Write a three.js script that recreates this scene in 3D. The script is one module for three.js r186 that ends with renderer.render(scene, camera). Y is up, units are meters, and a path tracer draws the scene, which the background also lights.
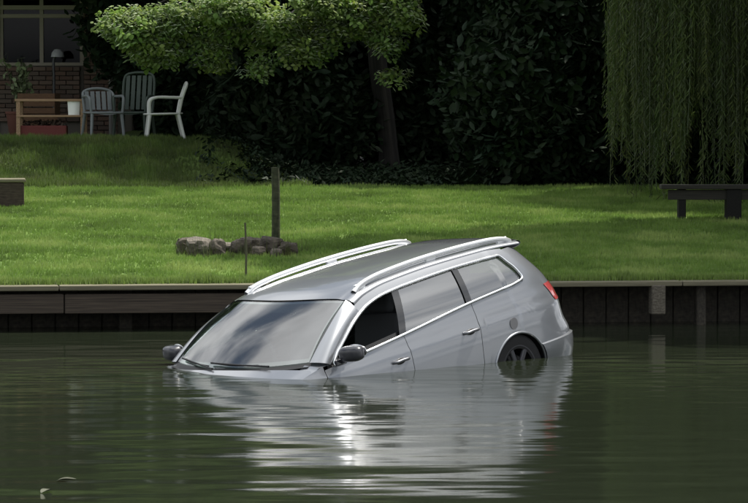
import * as THREE from 'three';
import { mergeGeometries } from 'three/addons/utils/BufferGeometryUtils.js';
import { RoundedBoxGeometry } from 'three/addons/geometries/RoundedBoxGeometry.js';
import { ImprovedNoise } from 'three/addons/math/ImprovedNoise.js';

// ---------------------------------------------------------------- camera, sky, sun, exposure
const scene = new THREE.Scene();
const camera = new THREE.PerspectiveCamera(8.99, 748 / 503, 0.5, 900);
camera.position.set(0, 2.086, 24.38);
camera.lookAt(0, 2.086 - 24.38 * Math.tan(0.04419), 0);
const renderer = new THREE.WebGLRenderer({ antialias: true });
renderer.toneMapping = THREE.LinearToneMapping;
renderer.toneMappingExposure = 1.3;
renderer.shadowMap.enabled = true;

const noise = new ImprovedNoise();
const N = (x, y = 0.37, z = 0.71) => noise.noise(x, y, z);
const fbm = (x, y, z = 0.5, o = 4) => { let a = 0, s = 1, f = 1; for (let i = 0; i < o; i++) { a += s * N(x * f, y * f, z + i * 7.3); s *= 0.5; f *= 2.03; } return a; };

const SUN = new THREE.Vector3(0.36, 0.88, -0.31).normalize();
{ // broken bright cloud with some blue between, the same all round
  const w = 1024, h = 512, data = new Float32Array(w * h * 4);
  for (let j = 0; j < h; j++) for (let i = 0; i < w; i++) {
    const th = (j + 0.5) / h * Math.PI - Math.PI / 2, ph = (i + 0.5) / w * 2 * Math.PI;
    const dy = Math.sin(th), cx = Math.cos(th) * Math.cos(ph), cz = Math.cos(th) * Math.sin(ph);
    const up = Math.max(dy, 0);
    const k = 1 / (up + 0.22);
    let c = fbm(cx * k * 1.9 + 25.5, cz * k * 1.9 + 8.2, dy * 1.5, 6) * 1.5 + 0.5;
    c = Math.min(1, Math.max(0, c)); c = c * c * (3 - 2 * c);
    const hz = Math.pow(1 - up, 4);
    const sky = [0.17 + 0.22 * hz, 0.22 + 0.20 * hz, 0.31 + 0.14 * hz];
    const g = 0.9 + 0.4 * fbm(cx * k * 2.3 + 1.7, cz * k * 2.3, 4.4, 4);
    const cloud = [1.13 * g, 1.15 * g, 1.17 * g];
    const o = (j * w + i) * 4;
    for (let q = 0; q < 3; q++) data[o + q] = dy < 0 ? 0.2 : sky[q] * (1 - c) + cloud[q] * c;
    data[o + 3] = 1;
  }
  const t = new THREE.DataTexture(data, w, h, THREE.RGBAFormat, THREE.FloatType);
  t.mapping = THREE.EquirectangularReflectionMapping; t.magFilter = THREE.LinearFilter; t.minFilter = THREE.LinearFilter; t.needsUpdate = true;
  scene.background = t; scene.environment = t;
}
const sun = new THREE.DirectionalLight(new THREE.Color(1, 0.95, 0.86), 5);
sun.position.copy(SUN).multiplyScalar(60).add(new THREE.Vector3(0, 0, -12));
sun.target.position.set(0, 0, -12); scene.add(sun, sun.target);
sun.castShadow = true; sun.shadow.radius = 2; sun.shadow.mapSize.set(4096, 4096);
Object.assign(sun.shadow.camera, { left: -25, right: 25, top: 25, bottom: -25, near: 1, far: 140 });

// ---------------------------------------------------------------- helpers
function rng(seed) { let a = seed >>> 0; return () => { a = (a + 0x6d2b79f5) >>> 0; let t = a; t = Math.imul(t ^ (t >>> 15), t | 1); t ^= t + Math.imul(t ^ (t >>> 7), t | 61); return ((t ^ (t >>> 14)) >>> 0) / 4294967296; }; }
const lerp = (a, b, t) => a + (b - a) * t, clamp = (x, a, b) => Math.min(b, Math.max(a, x));
const sstep = (a, b, x) => { const t = clamp((x - a) / (b - a), 0, 1); return t * t * (3 - 2 * t); };
const col = (r, g, b) => new THREE.Color().setRGB(r, g, b);
const std = (c, roughness, extra = {}) => new THREE.MeshStandardMaterial({ color: c, roughness, side: THREE.DoubleSide, ...extra });
const phy = (c, roughness, extra = {}) => new THREE.MeshPhysicalMaterial({ color: c, roughness, side: THREE.DoubleSide, ...extra });
function clean(g) { const o = g.index ? g.toNonIndexed() : g; for (const k of Object.keys(o.attributes)) if (!['position', 'normal', 'uv', 'color'].includes(k)) o.deleteAttribute(k); return o; }
function merge(list) {
  list = list.filter(Boolean).map(clean);
  const keep = ['position', 'normal', 'uv', 'color'].filter((k) => list.every((g) => g.attributes[k]));
  for (const g of list) for (const k of Object.keys(g.attributes)) if (!keep.includes(k)) g.deleteAttribute(k);
  return list.length === 1 ? list[0] : mergeGeometries(list, false);
}
function put(name, geos, mat, parent = scene) {
  const m = new THREE.Mesh(Array.isArray(geos) ? merge(geos) : geos, mat);
  m.name = name; m.castShadow = m.receiveShadow = true; parent.add(m); return m;
}
const used = {};
const numbered = (n) => { const k = used[n] = (used[n] ?? -1) + 1; return k ? n + '_' + String(k).padStart(3, '0') : n; };
function thing(name, label, category, pos = [0, 0, 0], turn = 0, group) {
  const o = new THREE.Group(); o.name = numbered(name); o.position.set(...pos); o.rotation.y = turn;
  o.userData = { label, category }; if (group) o.userData.group = group; scene.add(o); return o;
}
function tag(o, label, category, group) { o.name = numbered(o.name); o.userData.label = label; o.userData.category = category; if (group) o.userData.group = group; return o; }
const structure = (o) => { o.userData.kind = 'structure'; return o; };
function grid(nu, nv, fn) {
  const p = [], uv = [], idx = [];
  for (let j = 0; j <= nv; j++) for (let i = 0; i <= nu; i++) { const q = fn(i / nu, j / nv); p.push(q[0], q[1], q[2]); uv.push(i / nu, j / nv); }
  for (let j = 0; j < nv; j++) for (let i = 0; i < nu; i++) { const a = j * (nu + 1) + i, b = a + 1, c = a + nu + 1, d = c + 1; idx.push(a, b, d, a, d, c); }
  const g = new THREE.BufferGeometry(); g.setAttribute('position', new THREE.Float32BufferAttribute(p, 3)); g.setAttribute('uv', new THREE.Float32BufferAttribute(uv, 2));
  g.setIndex(idx); g.computeVertexNormals(); return g;
}
const rbox = (w, h, d, r = 0.01, s = 2) => new RoundedBoxGeometry(w, h, d, s, Math.min(r, w / 2.01, h / 2.01, d / 2.01));
const at = (g, x, y, z, rx = 0, ry = 0, rz = 0) => { g.applyMatrix4(new THREE.Matrix4().compose(new THREE.Vector3(x, y, z), new THREE.Quaternion().setFromEuler(new THREE.Euler(rx, ry, rz)), new THREE.Vector3(1, 1, 1))); return g; };
const V = (x, y, z) => new THREE.Vector3(x, y, z);
const tube = (pts, r, seg = 24, rad = 8, closed = false) => new THREE.TubeGeometry(new THREE.CatmullRomCurve3(pts.map((p) => p.isVector3 ? p : V(...p)), closed, 'centripetal'), seg, r, rad, closed);
function taperTube(pts, r0, r1, seg = 24, rad = 9, rough = 0, seed = 1) { // limb that thins along its length
  const c = new THREE.CatmullRomCurve3(pts.map((p) => V(...p))), fr = c.computeFrenetFrames(seg, false);
  return grid(rad, seg, (u, v) => {
    const i = Math.round(v * seg), p = c.getPointAt(v), a = u * Math.PI * 2, r = lerp(r0, r1, v) * (1 + rough * N(Math.cos(a) * 2 + seed, Math.sin(a) * 2, v * 7) + (v < 0.06 ? 0.35 * (1 - v / 0.06) * (r0 > 0.1 ? 1 : 0) : 0));
    const n = fr.normals[i], b = fr.binormals[i];
    return [p.x + r * (Math.cos(a) * n.x + Math.sin(a) * b.x), p.y + r * (Math.cos(a) * n.y + Math.sin(a) * b.y), p.z + r * (Math.cos(a) * n.z + Math.sin(a) * b.z)];
  });
}
function tex(w, h, fn, srgb = true) { // fn(u, v) -> [r, g, b] 0..1 in sRGB
  const d = new Uint8Array(w * h * 4);
  for (let j = 0; j < h; j++) for (let i = 0; i < w; i++) { const c = fn(i / w, j / h, i, j), o = (j * w + i) * 4; for (let q = 0; q < 3; q++) d[o + q] = clamp(c[q], 0, 1) * 255; d[o + 3] = 255; }
  const t = new THREE.DataTexture(d, w, h); t.wrapS = t.wrapT = THREE.RepeatWrapping; t.magFilter = THREE.LinearFilter; t.minFilter = THREE.LinearMipmapLinearFilter; t.generateMipmaps = true;
  if (srgb) t.colorSpace = THREE.SRGBColorSpace; t.needsUpdate = true; return t;
}
function paint(g, fn) { // vertex colours from matter: fn(x, y, z) -> [r, g, b] linear
  const p = g.attributes.position, c = new Float32Array(p.count * 3);
  for (let i = 0; i < p.count; i++) { const q = fn(p.getX(i), p.getY(i), p.getZ(i)); c.set(q, i * 3); }
  g.setAttribute('color', new THREE.BufferAttribute(c, 3)); return g;
}
function table(rows) { // smooth curve through rows of [t, value]
  rows = [...rows].sort((a, b) => a[0] - b[0]); const n = rows.length, m = [];
  const d = (i) => (rows[i + 1][1] - rows[i][1]) / (rows[i + 1][0] - rows[i][0]);
  for (let i = 0; i < n; i++) m.push(i === 0 ? d(0) : i === n - 1 ? d(n - 2) : d(i - 1) * d(i) <= 0 ? 0 : 2 * d(i - 1) * d(i) / (d(i - 1) + d(i)));
  return (t) => {
    if (t <= rows[0][0]) return rows[0][1] + m[0] * (t - rows[0][0]);
    if (t >= rows[n - 1][0]) return rows[n - 1][1] + m[n - 1] * (t - rows[n - 1][0]);
    let i = 0; while (t > rows[i + 1][0]) i++;
    const h = rows[i + 1][0] - rows[i][0], s = (t - rows[i][0]) / h, s2 = s * s, s3 = s2 * s;
    return (2 * s3 - 3 * s2 + 1) * rows[i][1] + (s3 - 2 * s2 + s) * h * m[i] + (-2 * s3 + 3 * s2) * rows[i + 1][1] + (s3 - s2) * h * m[i + 1];
  };
}

// ---------------------------------------------------------------- the lie of the land
const quayZ = (x) => -6.17 - 0.137 * x;                      // line of the bank edge
function groundY(x, z) {
  const s = quayZ(x) - z;                                    // metres behind the edge
  let y = 0.415 + 0.0429 * Math.min(s, 13.9);
  const lift = 0.60 * sstep(13.9, 16.5, s) * (1 - sstep(-2.5, -0.7, x));
  y += lift + 0.012 * Math.max(0, s - 13.9) * sstep(13.9, 18, s);
  y += 0.018 * N(x * 0.55, z * 0.55) + 0.008 * N(x * 1.9, z * 1.9, 3);
  return s < 0.35 ? lerp(0.405, y, sstep(0.02, 0.35, s)) : y;
}
const soilMat = std(0xffffff, 1, { vertexColors: true });
function landStrip(xs, ss) {
  const g = grid(xs.length - 1, ss.length - 1, (u, v) => { const x = xs[Math.round(u * (xs.length - 1))], s = ss[Math.round(v * (ss.length - 1))], z = quayZ(x) - s; return [x, groundY(x, z), z]; });
  return paint(g, (x, y, z) => {
    const n = 0.5 + 0.5 * fbm(x * 0.8, z * 0.8, 2), m = 0.5 + 0.5 * fbm(x * 5, z * 5, 6), s = quayZ(x) - z;
    const lawn = [0.068 + 0.035 * n + 0.02 * m, 0.128 + 0.05 * n + 0.02 * m, 0.020 + 0.008 * m];
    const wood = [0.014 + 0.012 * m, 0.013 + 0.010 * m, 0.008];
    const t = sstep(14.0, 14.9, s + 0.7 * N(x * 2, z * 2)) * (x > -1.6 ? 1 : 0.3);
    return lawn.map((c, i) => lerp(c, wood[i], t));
  });
}
{
  const xs = [], ss = [];
  for (const [a, b, d] of [[-160, -20, 10], [-20, -8, 1], [-8, 9, 0.09], [9, 20, 1], [20, 161, 10]]) for (let x = a; x < b - 1e-6; x += d) xs.push(x);
  for (const [a, b, d] of [[0.01, 0.6, 0.05], [0.6, 18, 0.09], [18, 40, 1], [40, 301, 20]]) for (let s = a; s < b - 1e-6; s += d) ss.push(s);
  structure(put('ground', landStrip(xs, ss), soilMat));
  // the bank on the camera's side of the river
  const gb = grid(60, 24, (u, v) => { const x = lerp(-160, 160, u), z = lerp(19.5, 180, v * v); return [x, lerp(-0.6, 0.45, sstep(0, 0.02, v)) + 0.03 * N(x, z), z]; });
  structure(put('near_bank', paint(gb, (x, y, z) => { const m = 0.5 + 0.5 * fbm(x * 0.7, z * 0.7); return [0.05 + 0.02 * m, 0.10 + 0.03 * m, 0.02]; }), soilMat));
}

// ---------------------------------------------------------------- river
{
  const R = rng(11), waves = [];
  for (let i = 0; i < 64; i++) {
    const L = 0.13 * Math.pow(14, R() ** 1.2), k = 2 * Math.PI / L, dir = Math.PI / 2 + (R() + R() + R() - 1.5) * 0.75, slope = (0.0028 + 0.002 * R()) * Math.pow(L / 0.6, 0.12);
    waves.push([k * Math.cos(dir), k * Math.sin(dir), R() * 6.283, slope / k * (L > 0.7 ? 0.7 : 1), L]);
  }
  const level = (x, z, dx) => {
    let y = 0; const gust = 0.75 + 0.55 * N(x * 0.22, z * 0.16, 1.5), gust2 = 0.7 + 0.7 * N(x * 0.5 + 4, z * 0.4, 8.5);
    for (const [kx, kz, p, a, L] of waves) if (dx < L * 0.34) y += a * Math.sin(kx * x + kz * z + p) * (L < 0.5 ? gust2 : gust);
    return y;
  };
  const xs = [], zs = [];
  for (const [a, b, d] of [[-160, -30, 10], [-30, -6, 1], [-6, 6, 0.048], [6, 30, 1], [30, 161, 10]]) for (let x = a; x < b - 1e-6; x += d) xs.push([x, d]);
  for (const [a, b, d] of [[-30, -7.6, 2.8], [-7.6, 9.6, 0.033], [9.6, 21, 0.4]]) for (let z = a; z < b - 1e-6; z += d) zs.push([z, d]);
  const g = grid(xs.length - 1, zs.length - 1, (u, v) => { const [x, dx] = xs[Math.round(u * (xs.length - 1))], [z, dz] = zs[Math.round(v * (zs.length - 1))]; return [x, level(x, z, Math.max(dx, dz)), z]; });
  structure(put('river', g, phy(col(0.017, 0.022, 0.013), 0.085, { ior: 1.333 })));
}

// ---------------------------------------------------------------- timber river edging
const woodTex = (a, b, seed, sx = 1) => tex(256, 256, (u, v) => {
  const g = 0.5 + 0.5 * Math.sin((v * 9 + 0.8 * fbm(u * 2 * sx, v * 5, seed, 4)) * 6.283) * 0.35 + 0.35 * fbm(u * 3 * sx, v * 40, seed + 3, 3) + 0.3 * fbm(u * 9, v * 9, seed + 9, 3);
  return a.map((c, i) => lerp(c, b[i], clamp(g, 0, 1)));
});
const plankMat = std(0xffffff, 0.9, { map: woodTex([0.18, 0.155, 0.13], [0.35, 0.31, 0.265], 3) });
const pileMat = std(0xffffff, 0.85, { map: woodTex([0.14, 0.13, 0.11], [0.27, 0.25, 0.21], 8) });
const capMat = std(0xffffff, 0.95, { map: woodTex([0.30, 0.29, 0.22], [0.52, 0.50, 0.42], 14) });
const postMat = std(0xffffff, 0.9, { map: woodTex([0.24, 0.22, 0.19], [0.44, 0.42, 0.37], 21) });
{
  const q = thing('river_edging', 'timber board river edging with pale top board along the lawn', 'edging', [0, 0, quayZ(0)], Math.atan(0.137));
  const R = rng(5);
  // pale top boards laid end to end, long plank below them on the left stretch, upright sheet piles set back in the dark
  for (let x = -15; x < 15; x += 3) put('top_board', at(rbox(2.992, 0.05, 0.60, 0.012), x + 1.5, 0.408 + 0.006 * (R() - 0.5), -0.22, 0, 0.004 * (R() - 0.5), 0), capMat, q);
  for (let x = -15; x < 0.4; x += 3.1) put('facing_plank', at(rbox(3.09, 0.185, 0.06, 0.012), x + 1.2, 0.258 + 0.01 * (R() - 0.5), 0.0, 0.02, 0, 0.004 * (R() - 0.5)), plankMat, q);
  for (let x = -6.5; x < 7; x += 0.225) put('sheet_pile', at(rbox(0.218, 0.95, 0.045, 0.01, 1), x, -0.09, -0.62 + 0.012 * R(), 0, 0.03 * (R() - 0.5), 0), pileMat, q);
  put('backing_board', at(rbox(14, 0.95, 0.05, 0.01, 1), 0.1, -0.095, -0.70), pileMat, q);
  for (const x of [-4.9, -2.35, 0.1, 4.05]) put('post', at(rbox(0.13, 1.0, 0.12, 0.015), x, -0.12, -0.42, 0, 0.1 * R(), 0.02), pileMat, q);
  put('post', at(rbox(0.14, 0.29, 0.14, 0.02), 2.76, 0.255, 0.02, 0, 0.05, 0), postMat, q).userData.label = 'pale grey timber post head';
  put('post', at(rbox(0.10, 0.8, 0.10, 0.02), 3.22, 0.0, -0.12, 0, 0.1, 0.01), pileMat, q);
}

// ---------------------------------------------------------------- the car: X forward from the rear axle area, y up, zl to the car's left
const car = thing('estate_car', 'silver estate car sunk nose first in the river', 'car', [0.4722, -0.548, -2.7209]);
car.rotation.order = 'YZX'; car.rotation.set(0.04757, 3.9996, -0.16039);
{
  const paintM = phy(col(0.275, 0.288, 0.312), 0.33, { metalness: 0.66, clearcoat: 1, clearcoatRoughness: 0.06 });
  const chromeM = std(col(0.85, 0.86, 0.87), 0.18, { metalness: 1 });
  const railM = std(col(0.80, 0.81, 0.82), 0.32, { metalness: 0.85 });
  const blackM = std(col(0.012, 0.012, 0.013), 0.45), glossBlack = phy(col(0.01, 0.01, 0.011), 0.15, { clearcoat: 1 });
  const mirrorM = phy(col(0.03, 0.03, 0.038), 0.3, { clearcoat: 0.6 });
  const glassM = phy(col(0.80, 0.91, 0.86), 0.02, { transmission: 1, thickness: 0, ior: 2.8 });
  const tintM = phy(col(0.55, 0.6, 0.59), 0.02, { transmission: 1, thickness: 0, ior: 3.7 });
  const seatM = std(col(0.05, 0.05, 0.055), 0.95), dashM = std(col(0.025, 0.025, 0.028), 0.7), liningM = std(col(0.30, 0.29, 0.27), 0.95);
  const tyreM = std(col(0.014, 0.014, 0.015), 0.85), rimM = std(col(0.07, 0.07, 0.078), 0.55, { metalness: 0.4 });
  const handleM = std(col(0.16, 0.165, 0.18), 0.35, { metalness: 0.7 });
  const lampRed = phy(col(0.38, 0.06, 0.06), 0.12, { clearcoat: 1 }), lampClear = phy(col(0.7, 0.7, 0.7), 0.1, { clearcoat: 1 });

  const W = table([[0.12, 0.76], [0.22, 0.83], [0.38, 0.878], [0.55, 0.9], [0.72, 0.902], [0.83, 0.896], [0.865, 0.889], [0.89, 0.876], [0.95, 0.858], [1.0, 0.836], [1.1, 0.797], [1.2, 0.746], [1.3, 0.684], [1.38, 0.628], [1.45, 0.572]]);
  const Xr = table([[0.12, -1.08], [0.28, -1.18], [0.45, -1.22], [0.58, -1.21], [0.72, -1.13], [0.92, -1.09], [1.05, -1.04], [1.25, -0.88], [1.45, -0.70]]);
  const X0 = -0.30, NN = 4.5, CORNER = 0.857, NOSE0 = 2.2, NOSE = 3.62;
  const zs = (X, y) => {
    const w = W(y);
    if (X < X0) { const L = X0 - Xr(y), q = clamp((X0 - X) / L, 0, 0.9999); return w * Math.pow(1 - Math.pow(q, NN), 1 / NN); }
    let z = w - 0.012 * ((X - 0.6) / 1.5) ** 2;
    if (X > NOSE0) { const q = clamp((X - NOSE0) / (NOSE - NOSE0), 0, 0.9999); z *= Math.pow(1 - Math.pow(q, 3), 1 / 3); }
    return z;
  };
  const PX = (p, y) => p >= X0 ? p : X0 + (p - X0) / 0.7 * CORNER * (X0 - Xr(y));   // p = -1 is the rear corner
  const S = (p, y, s, out = 0) => { const X = PX(p, y); let z = zs(X, y), nx = 0, nz = 1; if (out) { const e = 0.004, dz = (zs(X + e, y) - zs(X - e, y)) / (2 * e), l = Math.hypot(dz, 1); nx = -dz / l; nz = 1 / l; } return [X + out * nx, y, -s * (z + out * nz)]; };
  const flip = (g, s) => { if (s > 0) return g; const i = g.index.array; for (let k = 0; k < i.length; k += 3) { const t = i[k]; i[k] = i[k + 1]; i[k + 1] = t; } g.computeVertexNormals(); return g; };
  // a panel on the side of the body: xa, xb (v) edges, lo, hi (p) edges
  const side = (s, nu, nv, xa, xb, lo, hi, out = 0) => flip(grid(nu, nv, (u, v) => { const a = typeof xa === 'function' ? xa(v) : xa, b = typeof xb === 'function' ? xb(v) : xb, p = lerp(a, b, u); const l = typeof lo === 'function' ? lo(p) : lo, h = typeof hi === 'function' ? hi(p) : hi; return S(p, lerp(l, h, v), s, out); }), s);

  const AX = -0.215, AY = 0.345, AR = 0.360, FX = 2.60;
  const arch = (X, base, cx = AX, r = AR) => { const d = Math.abs(X - cx); return d < r ? Math.max(base, AY + Math.sqrt(r * r - d * d)) : base; };
  const dloBot = table([[2.06, 0.925], [1.14, 0.985], [0.23, 1.058], [-0.28, 1.085], [-0.60, 1.105]]);
  const dloTop = table([[-0.60, 1.335], [-0.3, 1.345], [0.18, 1.352], [0.80, 1.340], [1.10, 1.322], [1.32, 1.287], [1.56, 1.207], [2.06, 0.935]]);
  const yT = table([[-0.80, 1.37], [-0.3, 1.397], [0.4, 1.405], [1.0, 1.388], [1.3, 1.352], [1.5, 1.297]]);
  const yC = table([[-0.86, 1.415], [-0.3, 1.462], [0.4, 1.476], [1.0, 1.462], [1.4, 1.425], [1.66, 1.365]]);
  const xB = (y) => 1.13 - (y - 0.985) * 0.5, xC = (y) => 0.225 - (y - 1.06) * 0.18;
  const dloRear = (y) => { const m = (y - 1.09) / (1.335 - 1.09); return -0.50 - 0.075 * Math.pow(Math.max(0, 1 - Math.abs(2 * m - 0.62) ** 2.2), 0.8) ; };
  const body = [], liner = [];
  const doorXr = (v) => v < 0.55 ? 0.255 - 0.02 * v : 0.244 - (v - 0.55) * 0.06;
  for (const s of [1, -1]) {
    // fixed body side: quarter panel, pillar behind the last window, rail over the doors, front wing
    body.push(side(s, 60, 22, -1, (v) => doorXr(v) - 0.006, (p) => arch(PX(p, 0.5), p < -0.40 ? 0.53 : 0.26), (p) => p > -0.5 ? dloBot(p) - 0.004 : lerp(dloBot(-0.5), 1.06, sstep(-0.5, -0.75, p)) - 0.004));
    body.push(flip(grid(24, 16, (u, v) => { const y = lerp(1.055, 1.372, v), b = v < 0.1 ? -0.45 : dloRear(clamp(y, 1.09, 1.335)) + 0.01; return S(lerp(-1, b, u), Math.min(y, lerp(yT(-0.78), 1.385, u)), s); }), s));
    body.push(side(s, 60, 6, -0.62, 1.49, (p) => dloTop(p) + 0.002, (p) => yT(p)));
    body.push(flip(grid(20, 8, (u, v) => { // windscreen pillar
      const c = dloTop(lerp(2.04, 1.47, u)), X = lerp(2.04, 1.47, u);
      const D = [X, c, zs(X, c)], w0 = 0.9, xt = 1.62 - 0.14 * w0 * w0, tz = W(yT(xt)) * w0, ty = yT(xt) + (yC(xt) - yT(xt)) * Math.pow(1 - Math.pow(w0, 2.4), 1 / 2.4);
      const A = [lerp(2.15, xt, u), lerp(0.985, ty, u), lerp(0.735, tz, u)];
      A[1] += 0.03 * Math.sin(Math.PI * u); A[2] += 0.012 * Math.sin(Math.PI * u);
      const M = [lerp(2.11, 1.49, u), lerp(0.975, 1.30, u) + 0.035 * Math.sin(Math.PI * u), lerp(0.83, 0.683, u) + 0.012 * Math.sin(Math.PI * u)];
      const q = [0, 1, 2].map((i) => (1 - v) * (1 - 2 * v) * D[i] + 4 * v * (1 - v) * M[i] + v * (2 * v - 1) * A[i]);
      return [q[0], q[1], -s * q[2]];
    }), s));
    body.push(side(s, 40, 18, 2.128, 3.42, (p) => arch(p, 0.24, FX), table([[2.12, 0.95], [2.3, 0.92], [2.9, 0.80], [3.45, 0.68]])));
    body.push(flip(grid(8, 4, (u, v) => { const X = lerp(2.05, 2.30, u), z = lerp(0.70, zs(X, 0.945) - 0.002, v); return [X, lerp(0.968, 0.945, v) - 0.10 * Math.max(0, u - 0.5), -s * z]; }), s)); // scuttle corner
    for (const cx of [AX, FX]) { // rolled arch lip
      const pts = []; for (let a = -0.25; a <= Math.PI + 0.251; a += 0.12) { const X = cx + (AR + 0.004) * Math.cos(a), y = AY + (AR + 0.004) * Math.sin(a); if (y > 0.24) pts.push([X, y, -s * (zs(X, y) + 0.001)]); }
      body.push(tube(pts, 0.011, 60, 8));
    }
    body.push(flip(grid(30, 4, (u, v) => { const X = lerp(0.24, 2.24, u), y = lerp(0.16, 0.262, v); return [X, y, -s * (W(y) - 0.012)]; }), s)); // sill
    liner.push(side(s, 70, 16, -0.97, 3.0, (p) => Math.max(arch(PX(p, 0.5), 0.2, AX, AR + 0.01), arch(p, 0.2, FX, AR + 0.01)), (p) => p > 2.05 ? 0.85 : dloBot(Math.max(p, -0.6)) + 0.032, -0.03));
    for (const cx of [AX, FX]) liner.push(grid(24, 1, (u, v) => { const a = u * Math.PI * 1.1 - 0.15; return [cx + AR * Math.cos(a), AY + AR * Math.sin(a), -s * lerp(0.885, 0.5, v)]; }), grid(24, 1, (u, v) => { const a = u * Math.PI * 1.1 - 0.15; return [cx + v * AR * Math.cos(a), AY + v * AR * Math.sin(a), -s * 0.5]; }));
  }
  put('body', body, paintM, car); put('inner_lining', liner, blackM, car);

  // roof with a raised edge, and the cloth lining below it
  const roofAt = (X, w, dy = 0) => { const t = yT(X), zt = W(t) - 0.012 * ((X - 0.6) / 1.5) ** 2, c = yC(X); return [X, t + (c - t) * Math.pow(Math.max(0, 1 - Math.pow(Math.abs(w), 2.4)), 1 / 2.4) + dy, -zt * w]; };
  const roofXf = (w) => 1.62 - 0.14 * w * w, roofXb = (w) => -0.80 + 0.05 * w * w;
  put('roof', grid(60, 48, (u, v) => { const w = Math.sin((v - 0.5) * Math.PI); const X = lerp(roofXf(w) - 0.004, roofXb(w), u); const q = roofAt(X, w); for (const s of [-1, 1]) q[1] -= 0.006 * Math.exp(-(((w - s * 0.86) / 0.022) ** 2)); return q; }), paintM, car);
  put('headlining', grid(20, 16, (u, v) => { const w = (v - 0.5) * 1.7; return roofAt(lerp(1.45, -0.7, u), w, -0.035); }), liningM, car);

  // windscreen, cowl, wipers, bonnet, nose
  const wsAt = (u, v, out = 0) => { // u along base (-1..1), v up
    const b = [2.345 - 0.20 * u * u, 0.975 + 0.012 * u * u, 0.735 * u], w = 0.9 * u, xt = roofXf(w), t = roofAt(xt, w);
    return [lerp(b[0], t[0], v) + 0.02 * Math.sin(Math.PI * v) + out, lerp(b[1], t[1], v) + 0.022 * Math.sin(Math.PI * v) + out, lerp(-b[2], t[2], v)];
  };
  put('windscreen', grid(28, 16, (u, v) => wsAt((2 * u - 1) * 0.985, lerp(0.01, 0.985, v), -0.004)), glassM, car);
  const frit = [grid(40, 2, (u, v) => wsAt(2 * u - 1, lerp(0.955, 1.0, v), -0.010)), grid(40, 2, (u, v) => wsAt(2 * u - 1, lerp(-0.02, 0.075, v), -0.010))];
  for (const s of [-1, 1]) frit.push(grid(2, 24, (u, v) => wsAt(s * lerp(0.955, 1, u), v, -0.010)));
  put('windscreen_seal', frit, glossBlack, car);
  put('cowl', grid(36, 5, (u, v) => { const q = wsAt((2 * u - 1) * 1.02, 0.0); return [q[0] + lerp(-0.01, 0.065, v), q[1] - 0.006 - 0.022 * v - 0.008 * Math.sin(v * 3.1), q[2]]; }), blackM, car);
  for (const [u0, u1] of [[0.62, -0.25], [-0.12, -0.86]]) {
    const a = wsAt(u0, -0.04, 0.03), b = wsAt(lerp(u0, u1, 0.5), 0.03, 0.014), c = wsAt(u1, 0.055, 0.012), wp = put('wiper', [tube([a, b, c], 0.008, 20, 6)], blackM, car);
    put('wiper_blade', tube([wsAt(lerp(u0, u1, 0.2), 0.02, 0.008), wsAt(lerp(u0, u1, 0.6), 0.035, 0.006), c], 0.006, 20, 5), blackM, wp);
  }
  put('bonnet', grid(30, 36, (u, v) => { const w = 2 * v - 1, X = lerp(2.395 - 0.20 * w * w, 3.5 - 0.22 * w * w, u), e = lerp(0.85, 0.66, u * u); return [X, lerp(0.943, 0.69, u) + 0.03 * (1 - w * w) * (1 - u * 0.4) - 0.02 * w ** 8 - 0.01 * u, -e * w]; }), paintM, car);
  const bumperF = put('front_bumper', grid(40, 14, (u, v) => { const a = (u - 0.5) * Math.PI, n = 2 / 3.2, y = lerp(0.2, 0.72, v); return [2.75 + 0.92 * Math.pow(Math.max(1e-6, Math.cos(a)), n) * (1 - 0.09 * v * v), y, -0.875 * Math.sign(Math.sin(a)) * Math.pow(Math.abs(Math.sin(a)), n)]; }), paintM, car);
  put('grille', grid(16, 6, (u, v) => [3.63 - 0.12 * (2 * u - 1) ** 2, lerp(0.36, 0.66, v), lerp(-0.42, 0.42, u)]), blackM, bumperF);
  for (const s of [-1, 1]) put('headlight', at(new THREE.SphereGeometry(1, 20, 12).scale(0.2, 0.09, 0.17), 3.3, 0.68, -s * 0.62, 0, s * 0.5, 0.2), lampClear, car);

  // doors, windows, handles, mirrors
  const shell = (a, b, c) => { const g = new THREE.SphereGeometry(1, 32, 20), p = g.attributes.position; for (let i = 0; i < p.count; i++) { const v = [p.getX(i), p.getY(i), p.getZ(i)], l = Math.pow(v.reduce((q, t) => q + Math.abs(t) ** 3.2, 0), -1 / 3.2); p.setXYZ(i, v[0] * l * a * (v[0] < 0 ? 0.8 : 1), v[1] * l * b, v[2] * l * c); } g.computeVertexNormals(); return g; };
  for (const s of [1, -1]) {
    const frontDoor = put('front_door', [side(s, 36, 24, (v) => xB(lerp(0.265, 0.98, v)) * 0 + 1.135 - 0.035 * (1 - v), 2.12, 0.266, (p) => dloBot(p) - 0.004)], paintM, car);
    const rearDoor = put('rear_door', [side(s, 32, 24, (v) => doorXr(v), (v) => 1.129 - 0.035 * (1 - v), (p) => arch(p, 0.266), (p) => dloBot(p) - 0.004)], paintM, car);
    const handle = (door, X, y) => {
      const q = S(X, y, s);
      put('handle_recess', at(new THREE.SphereGeometry(1, 16, 10).scale(0.062, 0.026, 0.008), q[0], q[1] - 0.004, q[2]), blackM, door);
      put('handle', tube([S(X + 0.092, y, s, -0.004), S(X + 0.075, y + 0.002, s, 0.026), S(X, y + 0.006, s, 0.032), S(X - 0.075, y + 0.004, s, 0.026), S(X - 0.095, y, s, -0.004)], 0.013, 24, 8), handleM, door);
    };
    handle(frontDoor, 1.27, 0.805); handle(rearDoor, 0.36, 0.848);
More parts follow.
